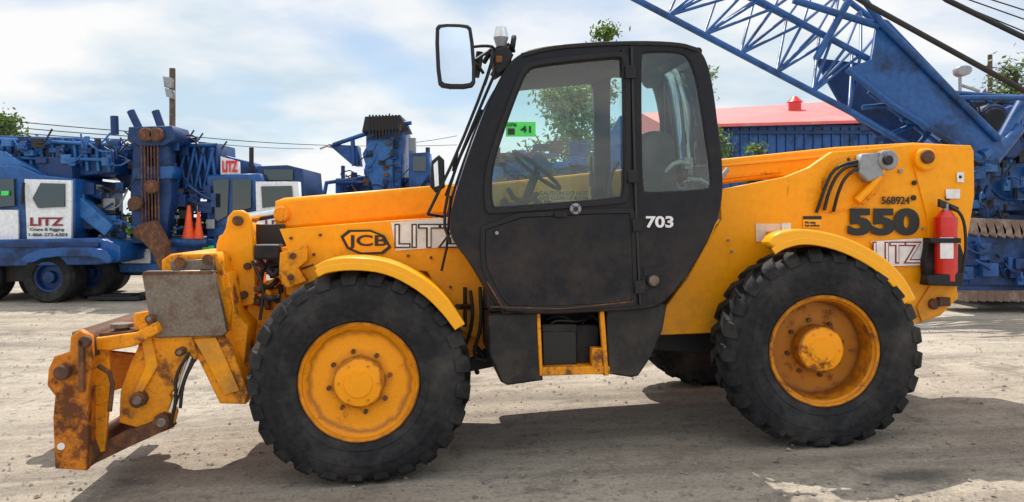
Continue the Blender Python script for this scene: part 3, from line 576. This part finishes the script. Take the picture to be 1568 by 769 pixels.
plate('left_jib',[(505,222),(545,224),(548,252),(540,252)],21,21.6,m_blue,C3,.02); tubes('struts',[[(510,222,21),(560,205,21)],[(515,280,21),(600,276,21)],[(495,305,21),(500,280,21),(560,272,21)],[(540,215,21),(542,254,21)],[(612,190,21),(630,188,21)],[(612,196,21),(626,196,21)]],.06,m_blue,C3)
plate('house',[(515,278),(660,272),(664,310),(660,420),(515,420)],21.5,24,m_blue,C3,.03); plate('house_cab',[(628,236),(655,234),(658,262),(640,290),(626,290)],20.8,21.6,m_blue,C3,.02); plate('house_cab_glass',rect(632,240,652,262),20.75,20.8,m_tglass,C3)
plate('white_stack',rect(627,212,635,258),21.2,21.4,m_conc,C3,.02); tubes('side_post',[[(655,226,21),(655,275,21)]],.06,m_blue2,C3)
clutter('crane_machinery',520,262,665,345,20.9,21.5,75,[m_blue,m_dark,m_blue2,m_blue2,m_blue3],C3,41,4,20); clutter('crane_head_bits',560,186,612,300,20.6,21,36,[m_blue2,m_dark,m_blue,m_rust],C3,42,3,11)
C4=G('flatbed_trailer',B(470,430,19)[:2]+(0,)); plate('bed',[(330,380),(700,372),(700,392),(330,402)],18.8,21,m_blue2,C4,.02)
for i,x in enumerate((500,540,620)): bwheel('trailer_wheel_%d'%i,x,408,18.9,.48,C4,m_conc)
C5=G('blue_crane_house',B(860,420,22)[:2]+(0,))
plate('house',[(758,236),(830,234),(840,250),(905,256),(905,420),(755,420)],22,24.5,m_blue2,C5,.03); plate('a_frame',[(912,240),(950,178),(966,178),(966,300),(905,300)],21.6,21.9,m_blue,C5,.02)
clutter('machinery',755,225,900,300,21.4,22,70,[m_blue2,m_dark,m_blue,m_rust],C5,51,5,26)
# ---- lattice crane right ----
C6=G('lattice_boom_crane',B(1540,460,14.8)[:2]+(0,))
def lerp(a,b,t): return tuple(a[i]+(b[i]-a[i])*t for i in range(3))
A=[(800,-92,13.0),(1300,170,13.0),(1400,228,13.2)]; Bc=[(940,-118,13.2),(1340,96,13.2)]; Cc=[(1050,-190,14.6),(1352,42,14.6)]; D=[(880,-140,14.8),(1330,90,14.8),(1420,205,14.6)]
tubes('chords',[[ *A ],[*Bc,(1500,236,13.2)],[*Cc],[*D]],.055,m_blue,C6)
br=[];n=9
for i in range(n):
    t0=i/n;t1=(i+.5)/n;t2=(i+1)/n
    a=lerp(A[0],A[1],t0);b=lerp(Bc[0],Bc[1],t1);a2=lerp(A[0],A[1],t2);c=lerp(Cc[0],Cc[1],t0);c2=lerp(Cc[0],Cc[1],t2);d=lerp(D[0],D[1],t1);b0=lerp(Bc[0],Bc[1],t0)
    br+=[[a,b],[b,a2],[b0,c],[c,b],[b,c2],[a,d],[d,a2],[a,b0]]
tubes('lattice_braces',br,.026,m_blue,C6)
plate('boom_butt_plate',[(1346,28),(1360,32),(1532,212),(1536,232),(1520,246),(1494,240),(1366,160),(1298,106),(1336,92)],13.0,13.1,m_blue,C6,.015)
tubes('plate_edge_tube',[[(1316,-10,12.95),(1350,36,12.95),(1530,214,12.95)],[(1298,106,12.95),(1366,160,12.95),(1500,243,12.95)],[(1300,0,13.0),(1250,90,13.0)],[(1345,40,13),(1215,0,13)]],.06,m_blue,C6)
plate('butt_plate_far',[(1250,90),(1340,100),(1430,170),(1400,228),(1360,222),(1290,160)],14.4,14.5,m_blue2,C6,.015)
tubes('pendant',[[(1270,-30,12.6),(1330,8,12.6),(1610,162,12.6)],[(1395,-40,12.6),(1450,0,12.6),(1610,78,12.6)]],.045,m_dark,C6)
tubes('thin_ropes',[[(1380,-30,14),(1620,70,14)],[(1400,-30,14),(1620,48,14)],[(1425,-30,14),(1620,32,14)]],.012,m_dark,C6,res=1)
tubes('back_struts',[[(1320,165,13.3),(1470,150,13.3),(1620,150,13.3)],[(1350,152,13.5),(1500,215,13.5)],[(1380,185,13.4),(1430,140,13.4),(1560,150,13.4)],[(1400,228,13.3),(1470,150,13.3)],[(1330,140,13.6),(1450,230,13.6)],[(1370,222,13.3),(1500,242,13.3)],[(1340,215,13.6),(1440,175,13.6)]],.045,m_blue,C6)
plate('house',[(1488,150),(1530,146),(1640,150),(1640,330),(1482,330),(1488,250)],14.6,17.5,m_blue,C6,.03)
plate('house_front',[(1500,185),(1560,160),(1640,158),(1640,320),(1520,322),(1490,262)],14.3,14.6,m_blue,C6,.03)
disc('slew_drum_a',1525,182,.28,13.9,14.3,m_blue2,C6); disc('slew_drum_rim',1525,182,.2,13.85,13.9,m_dark,C6); disc('drum_b',1548,225,.22,14.0,14.3,m_blue2,C6)
tubes('boom_foot',[[(1500,240,13),(1545,214,13.4)],[(1520,246,13.2),(1560,196,13.4)],[(1570,150,13.6),(1520,240,13.3)]],.11,m_blue,C6)
plate('underframe',[(1478,330),(1640,330),(1640,450),(1500,452),(1478,400)],14.4,17,m_blue2,C6,.03)
clutter('house_machinery',1480,150,1600,330,13.9,14.5,95,[m_blue2,m_blue,m_dark,m_blue3,m_dark],C6,61,4,20); clutter('under_machinery',1478,360,1600,440,14.0,14.4,50,[m_blue,m_blue2,m_dark],C6,62,8,30)
clutter('boom_machinery',1345,150,1500,225,13.6,14.3,40,[m_blue,m_blue2,m_blue2,m_dark],C6,63,4,14)
C7=G('crawler_track',B(1560,462,14)[:2]+(0,))
for k in range(14):
    a=1482+k*13; plate('pad_%d'%k,[(a,334+k*.6),(a+12,335+k*.6),(a+20,352+k*.6),(a+18,362+k*.6),(a+4,356+k*.6)],13.2,14.2,m_brick,C7,.01)
    plate('shoe_%d'%k,[(a-8,446),(a+3,446),(a+1,462),(a-10,460)],13.2,14.2,m_brick,C7,.01)
plate('track_frame',[(1478,352),(1660,364),(1660,446),(1470,444),(1465,400)],13.3,14.0,m_blue,C7,.02)
plate('track_frame_step',[(1478,376),(1530,376),(1545,410),(1660,412),(1660,436),(1472,436)],13.2,13.3,m_blue2,C7,.02)
clutter('track_fittings',1478,370,1600,440,13.05,13.25,24,[m_blue,m_blue2],C7,71,6,24)
# ---- building ----
Bd=G('warehouse',B(1200,300,34)[:2]+(0,))
plate('wall',[(1060,192),(1345,192),(1500,190),(1500,345),(1060,345)],34,44,m_blue,Bd,.02)
plate('wall_band',[(1060,200),(1500,200),(1500,205),(1060,205)],33.85,34,m_blue2,Bd); tubes('wall_battens',[[(x,195,33.95),(x,340,33.95)] for x in range(1065,1500,14)],.05,m_blue,Bd,res=1)
rb=B(1020,194,33.6)[2]; rt=B(1090,166,40)[2]
x0,x1=B(1020,0,33.6)[0],B(1560,0,33.6)[0]
me=bpy.data.meshes.new('roof'); me.from_pydata([(x0,33.6,rb),(x1,33.6,rb+.5),(x1,40,rt+.7),(x0,40,rt-.25),(x0,44,rb),(x1,44,rb)],[],[(0,1,2,3),(3,2,5,4),(0,3,4),(1,5,2)]); link('roof',me,m_roof,Bd)
plate('roof_fascia',[(1020,192),(1560,178),(1560,182),(1020,196)],33.5,33.6,m_roof,Bd,.01)
vcyl('roof_vent',1217,156,174,.3,37,m_red,Bd); vcyl('roof_vent_cap',1217,148,157,.12,37,m_red,Bd,.4)
Bf=G('long_shed',(0,58,0)); plate('shed_walls',[(340,318),(760,312),(760,345),(340,345)],58,70,m_conc,Bf,.02); plate('shed_roof',[(336,314),(764,308),(764,314),(336,320)],57.5,70.5,m_roof,Bf,.02)
# ---- poles & wires ----
P1=G('utility_pole',(B(264,300,34)[0],34,0)); tubes('pole',[[(B(264,0,34)[0],34,0),(B(264,0,34)[0],34,B(0,105,34)[2])]],.13,m_wood,P1,raw=True)
plate('floodlight_a',[(250,118),(262,120),(262,134),(252,132)],33.7,34,m_conc,P1,.03); plate('floodlight_b',[(253,136),(263,138),(263,150),(255,147)],33.7,34,m_conc,P1,.03)
P2=G('utility_pole',(B(1515,300,40)[0],40,0)); tubes('pole',[[(B(1516,0,40)[0],40,0),(B(1516,0,40)[0],40,B(0,84,40)[2])]],.11,m_wood,P2,raw=True)
P3=G('floodlight_pole',(B(1470,300,30)[0],30,0)); tubes('pole',[[(B(1470,0,30)[0],30,0),(B(1470,0,30)[0],30,B(0,104,30)[2])],[B(1470,130,30),B(1500,140,30)]],.06,m_conc,P3,raw=True); plate('lamp_head',[(1468,103),(1484,101),(1489,106),(1484,113),(1470,114)],29.8,30.2,m_conc,P3,.05,1)
Wi=G('overhead_wires',(0,34,5))
def sag(x0,y0,x1,y1,Y0,Y1,s=6):
    return [(x0+(x1-x0)*t,y0+(y1-y0)*t+s*4*t*(1-t),Y0+(Y1-Y0)*t) for t in [i/14 for i in range(15)]]
tubes('wires',[sag(-200,160,264,206,34,34,4),sag(-200,168,264,212,34,34,6),sag(-200,176,264,216,34,34,8),sag(264,206,700,222,34,60,8),sag(264,212,480,228,34,60,4),sag(620,220,700,208,60,60,1),sag(1500,100,1700,120,40,40,3)],.022,m_dark,Wi,res=1)
tubes('street_arm',[[(490,228,60),(500,224,60),(510,226,60)]],.08,m_conc,Wi)
# ================= TREES =================
def leafmat(name,c):
    m,nt,b=newmat(name); N=nt.nodes;L=nt.links
    g=N.new('ShaderNodeNewGeometry'); cr=N.new('ShaderNodeValToRGB'); e=cr.color_ramp.elements; e[0].color=(c[0]*.5,c[1]*.55,c[2]*.5,1); e[1].color=(c[0]*1.7,c[1]*1.5,c[2]*1.2,1)
    L.new(g.outputs['Random Per Island'],cr.inputs[0]); L.new(cr.outputs[0],b.inputs['Base Color']); b.inputs['Roughness'].default_value=.55
    t=N.new('ShaderNodeBsdfTranslucent'); L.new(cr.outputs[0],t.inputs[0]); mx=N.new('ShaderNodeMixShader'); mx.inputs[0].default_value=.4
    L.new(b.outputs[0],mx.inputs[1]); L.new(t.outputs[0],mx.inputs[2]); L.new(mx.outputs[0],N['Material Output'].inputs[0]); return m
m_leaf=leafmat('leaves',(.07,.14,.022)); m_leafl=leafmat('leaves_light',(.11,.20,.026))
def tree(name,x,y,h,sp,seed,n,mat,leaf=.1,base=.2,tight=.28):
    rnd=random.Random(seed); g=G(name,(x,y,0)); lines=[];tips=[]
    trunk=[(x+.1*math.sin(i*1.3+seed)*i*.3,y,h*i/7) for i in range(8)]
    nb=int(14+h*2.2)
    for i in range(nb):
        t=base+(1-base)*rnd.random()**.9; k=int(min(6,t*7)); p=Vector(trunk[k]).lerp(Vector(trunk[k+1]),t*7-k if t<1 else 1)
        a=rnd.uniform(0,6.28); ln=sp*(1-.75*t*t)*rnd.uniform(.55,1.1)*(0.55+.45*min(1,(t-base+.15)*4))
        q=p+Vector((math.cos(a),math.sin(a),rnd.uniform(.35,.9)))*ln*.5; r=q+Vector((math.cos(a+.3),math.sin(a+.3),rnd.uniform(.1,.8)))*ln*.5
        lines.append([tuple(p),tuple(q),tuple(r)])
        for _ in range(4): tips.append(p.lerp(q,rnd.uniform(.5,1)) if rnd.random()<.4 else q.lerp(r,rnd.random()))
        tips.append(r)
    tips.append(Vector(trunk[-1]))
    tubes('trunk',[trunk],.05+h*.008,m_wood,g,raw=True,res=1); tubes('limbs',lines,.02+h*.002,m_wood,g,raw=True,res=1)
    vs=[];fs=[]
    for i in range(n):
        c=rnd.choice(tips); p=c+Vector((rnd.gauss(0,1),rnd.gauss(0,1),rnd.gauss(0,.8)))*sp*tight*.55
        u=Vector((rnd.gauss(0,1),rnd.gauss(0,1),rnd.gauss(0,1))).normalized(); w=u.orthogonal().normalized(); s=leaf*rnd.uniform(.5,1.2)
        k=len(vs); vs+=[tuple(p-u*s),tuple(p+w*s*.5),tuple(p+u*s),tuple(p-w*s*.5)]; fs.append((k,k+1,k+2,k+3))
    me=bpy.data.meshes.new('f'); me.from_pydata(vs,[],fs); link('foliage',me,mat,g)
tree('tree',B(882,0,26)[0],26,5.9,1.9,3,6500,m_leafl,.10,.2); tree('tree',B(922,0,27)[0],27,8.3,1.1,5,3600,m_leafl,.10,.2,.3)
tree('tree',B(1078,0,28)[0],28,7.0,1.1,8,2600,m_leafl,.10,.3)
tree('tree',B(1560,0,36)[0],36,8.6,2.6,9,5000,m_leaf,.14,.25); tree('tree',B(-2,0,40)[0],40,6.8,2.2,10,4000,m_leaf,.14,.2)
tree('shrub',B(1155,0,20)[0],20,3.5,.8,12,1500,m_leafl,.08,.1); tree('shrub',B(1040,0,20)[0],20,4.2,.9,13,1500,m_leafl,.08,.1)
vs=[];fs=[];rnd=random.Random(4)
for i in range(22000):
    x=rnd.uniform(-90,100); y=rnd.uniform(75,82); hh=2.2+1.6*mn.noise(Vector((x*.12,0,3)))+1.2*mn.noise(Vector((x*.5,4,0)))
    z=rnd.random()**.7*hh; p=Vector((x,y,z)); u=Vector((rnd.gauss(0,1),rnd.gauss(0,1),rnd.gauss(0,1))).normalized(); w=u.orthogonal(); s=.3*rnd.uniform(.5,1.2)
    k=len(vs); vs+=[tuple(p-u*s),tuple(p+w*s*.6),tuple(p+u*s),tuple(p-w*s*.6)]; fs.append((k,k+1,k+2,k+3))
me=bpy.data.meshes.new('f'); me.from_pydata(vs,[],fs); link('distant_trees',me,m_leaf,None)
# ================= GROUND =================
def span(a,b,n): return [a+(b-a)*i/n for i in range(n)]
xs=span(-700,-60,6)+span(-60,-8,12)+span(-8,8,64)+span(8,60,12)+span(60,701,7)+[700]
ys=span(-300,-10,5)+span(-10,1,8)+span(1,15,56)+span(15,60,12)+span(60,1200,8)+[1200]
vs=[(x,y,gz(x,y)+(.012*mn.noise(Vector((x*.8,y*.8,0))) if abs(x)<9 and 1<y<15 else 0)-.006) for y in ys for x in xs]; nx=len(xs)
fs=[(j*nx+i,j*nx+i+1,(j+1)*nx+i+1,(j+1)*nx+i) for j in range(len(ys)-1) for i in range(nx-1)]
me=bpy.data.meshes.new('ground'); me.from_pydata(vs,[],fs)
m,nt,b=newmat('dusty_yard'); N=nt.nodes;L=nt.links
tc=N.new('ShaderNodeTexCoord')
def nz(scale,det=8,ro=.6,vec=None,dist=0):
    n=N.new('ShaderNodeTexNoise'); n.inputs['Scale'].default_value=scale; n.inputs['Detail'].default_value=det; n.inputs['Roughness'].default_value=ro; n.inputs['Distortion'].default_value=dist; L.new(vec or tc.outputs['Object'],n.inputs['Vector']); return n.outputs['Fac']
def ramp(f,a,b_,c=0,d=1):
    r=N.new('ShaderNodeMapRange'); r.inputs[1].default_value=a;r.inputs[2].default_value=b_;r.inputs[3].default_value=c;r.inputs[4].default_value=d; L.new(f,r.inputs[0]); return r.outputs[0]
def mix(f,a,c,mode='MIX'):
    x=N.new('ShaderNodeMix'); x.data_type='RGBA'; x.blend_type=mode
    L.new(f,x.inputs[0])
    for i,s in ((6,a),(7,c)):
        if isinstance(s,tuple): x.inputs[i].default_value=(*s,1)
        else: L.new(s,x.inputs[i])
    return x.outputs[2]
c=mix(ramp(nz(.35,9,.62),.40,.60),(.36,.30,.235),(.52,.455,.37))
mp=N.new('ShaderNodeMapping'); mp.inputs['Scale'].default_value=(.18,1.6,1); mp.inputs['Rotation'].default_value=(0,0,.08); L.new(tc.outputs['Object'],mp.inputs[0])
c=mix(ramp(nz(1.2,7,.6,mp.outputs[0],.4),.46,.66,0,.7),c,(.21,.18,.15))
mp3=N.new('ShaderNodeMapping'); mp3.inputs['Scale'].default_value=(.25,3.2,1); mp3.inputs['Rotation'].default_value=(0,0,-.28); L.new(tc.outputs['Object'],mp3.inputs[0])
c=mix(ramp(nz(1.1,8,.65,mp3.outputs[0],.6),.50,.62,0,.5),c,(.56,.495,.40))
c=mix(ramp(nz(1.7,10,.72),.53,.64,0,.75),c,(.19,.16,.135))
c=mix(ramp(nz(9,8,.75),.54,.64,0,.65),c,(.16,.135,.115))
c=mix(ramp(nz(34,6,.75),.50,.66,0,.6),c,(.16,.135,.115))
c=mix(ramp(nz(70,4,.7),.56,.68,0,.6),c,(.68,.63,.54))
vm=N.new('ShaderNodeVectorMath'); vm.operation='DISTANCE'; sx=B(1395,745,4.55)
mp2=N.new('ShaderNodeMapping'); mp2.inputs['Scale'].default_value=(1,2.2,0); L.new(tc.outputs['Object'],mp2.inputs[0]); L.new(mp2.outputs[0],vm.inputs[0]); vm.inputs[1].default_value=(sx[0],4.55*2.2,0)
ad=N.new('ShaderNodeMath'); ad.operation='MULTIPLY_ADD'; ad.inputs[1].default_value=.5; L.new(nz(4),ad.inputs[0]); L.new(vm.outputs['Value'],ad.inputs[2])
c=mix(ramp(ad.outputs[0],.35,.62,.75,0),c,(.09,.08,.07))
L.new(c,b.inputs['Base Color']); b.inputs['Roughness'].default_value=.92; b.inputs['Specular IOR Level'].default_value=.15
bp=N.new('ShaderNodeBump'); bp.inputs['Strength'].default_value=.75; bp.inputs['Distance'].default_value=.035
s=N.new('ShaderNodeMath'); s.operation='ADD'; L.new(nz(35,7,.7),s.inputs[0]); L.new(nz(5,8,.65),s.inputs[1]); L.new(s.outputs[0],bp.inputs['Height']); L.new(bp.outputs[0],b.inputs['Normal'])
link('ground',me,m,None,True)
m_stone=M('stone',(.30,.26,.215),.9,grime=(.14,.12,.10),gamt=.5,gscale=10)
vs=[];fs=[];rnd=random.Random(2)
for i in range(5200):
    y=3.6+rnd.random()**1.6*11; x=rnd.uniform(-.72,.72)*y*1.1; s=rnd.choice((.004,.005,.006,.008,.011,.016))*rnd.uniform(.6,1.3); z=gz(x,y)
    k=len(vs)
    for (a,b_,c_) in ((1,0,0),(0,1,0),(-1,0,0),(0,-1,0),(0,0,.7),(0,0,-.5)):
        vs.append((x+a*s*rnd.uniform(.7,1.3),y+b_*s*rnd.uniform(.7,1.3),z+c_*s))
    fs+=[(k,k+1,k+4),(k+1,k+2,k+4),(k+2,k+3,k+4),(k+3,k,k+4)]
me=bpy.data.meshes.new('g'); me.from_pydata(vs,[],fs); link('gravel',me,m_stone,None)
g=G('steel_plate',B(195,455,16)[:2]+(0,)); boxes('plate_body',[(-8.3,-7.3,15.2,15.9,.02,.09),(-8.1,-7.5,15.3,15.7,.09,.12)],m_dark,g,.01)
# ================= LIGHT =================
SE=math.radians(58); SA=math.radians(-8)
d=Vector((-math.sin(SA)*math.cos(SE),-math.cos(SA)*math.cos(SE),-math.sin(SE)))
sl=bpy.data.lights.new('sun','SUN'); sl.energy=5.0; sl.angle=math.radians(.5); sl.color=(1,.95,.87)
so=bpy.data.objects.new('sun',sl); sc.collection.objects.link(so); so.rotation_euler=d.to_track_quat('-Z','Y').to_euler(); so.location=(0,0,30)
w=bpy.data.worlds.new('World'); sc.world=w; w.use_nodes=True; N=w.node_tree.nodes; L=w.node_tree.links
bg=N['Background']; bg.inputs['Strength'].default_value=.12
sk=N.new('ShaderNodeTexSky'); sk.sky_type='NISHITA'; sk.sun_disc=False; sk.sun_elevation=SE; sk.sun_rotation=SA; sk.air_density=1.0; sk.dust_density=.4; sk.ozone_density=1.6
tc=N.new('ShaderNodeTexCoord'); sp=N.new('ShaderNodeSeparateXYZ'); L.new(tc.outputs['Generated'],sp.inputs[0])
ad=N.new('ShaderNodeMath'); ad.operation='ADD'; ad.inputs[1].default_value=.22; L.new(sp.outputs[2],ad.inputs[0])
mxx=N.new('ShaderNodeMath'); mxx.operation='MAXIMUM'; mxx.inputs[1].default_value=.05; L.new(ad.outputs[0],mxx.inputs[0])
dv=[]
for i in (0,1):
    q=N.new('ShaderNodeMath'); q.operation='DIVIDE'; L.new(sp.outputs[i],q.inputs[0]); L.new(mxx.outputs[0],q.inputs[1]); dv.append(q)
cb=N.new('ShaderNodeCombineXYZ'); L.new(dv[0].outputs[0],cb.inputs[0]); L.new(dv[1].outputs[0],cb.inputs[1]); cb.inputs[2].default_value=2.3
n1=N.new('ShaderNodeTexNoise'); n1.inputs['Scale'].default_value=1.0; n1.inputs['Detail'].default_value=9; n1.inputs['Roughness'].default_value=.52; n1.inputs['Distortion'].default_value=.3; L.new(cb.outputs[0],n1.inputs['Vector'])
r=N.new('ShaderNodeMapRange'); r.inputs[1].default_value=.40; r.inputs[2].default_value=.56; r.inputs[3].default_value=.35; r.inputs[4].default_value=1.0; r.interpolation_type='SMOOTHSTEP'; L.new(n1.outputs['Fac'],r.inputs[0])
n2=N.new('ShaderNodeTexNoise'); n2.inputs['Scale'].default_value=1.5; n2.inputs['Detail'].default_value=7; L.new(cb.outputs[0],n2.inputs['Vector'])
cc=N.new('ShaderNodeValToRGB'); e=cc.color_ramp.elements; e[0].position=.38; e[0].color=(.62,.76,.87,1); e[1].position=.56; e[1].color=(1.0,1.0,1.0,1); L.new(n2.outputs['Fac'],cc.inputs[0])
# clouds behind the camera boosted: added fill light for the machine's shaded near side
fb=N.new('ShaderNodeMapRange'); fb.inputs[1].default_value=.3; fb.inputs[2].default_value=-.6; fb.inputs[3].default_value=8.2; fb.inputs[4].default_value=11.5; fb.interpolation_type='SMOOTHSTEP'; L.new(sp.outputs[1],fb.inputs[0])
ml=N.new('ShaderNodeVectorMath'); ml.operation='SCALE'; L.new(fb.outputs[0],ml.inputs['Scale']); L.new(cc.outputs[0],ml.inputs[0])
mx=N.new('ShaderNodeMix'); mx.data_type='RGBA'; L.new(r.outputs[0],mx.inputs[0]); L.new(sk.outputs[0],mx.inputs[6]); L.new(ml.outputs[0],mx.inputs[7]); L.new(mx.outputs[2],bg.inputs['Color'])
# ================= CAMERA =================
cd=bpy.data.cameras.new('camera'); co=bpy.data.objects.new('camera',cd); sc.collection.objects.link(co); co.location=(0,0,H); co.rotation_euler=(math.pi/2,0,0)
cd.sensor_width=36; cd.lens=36*F/1568; cd.shift_y=-44.5/1568; cd.clip_start=.05; cd.clip_end=3000
sc.camera=co
sc.view_settings.view_transform='Standard'; sc.view_settings.look='None'; sc.view_settings.exposure=0
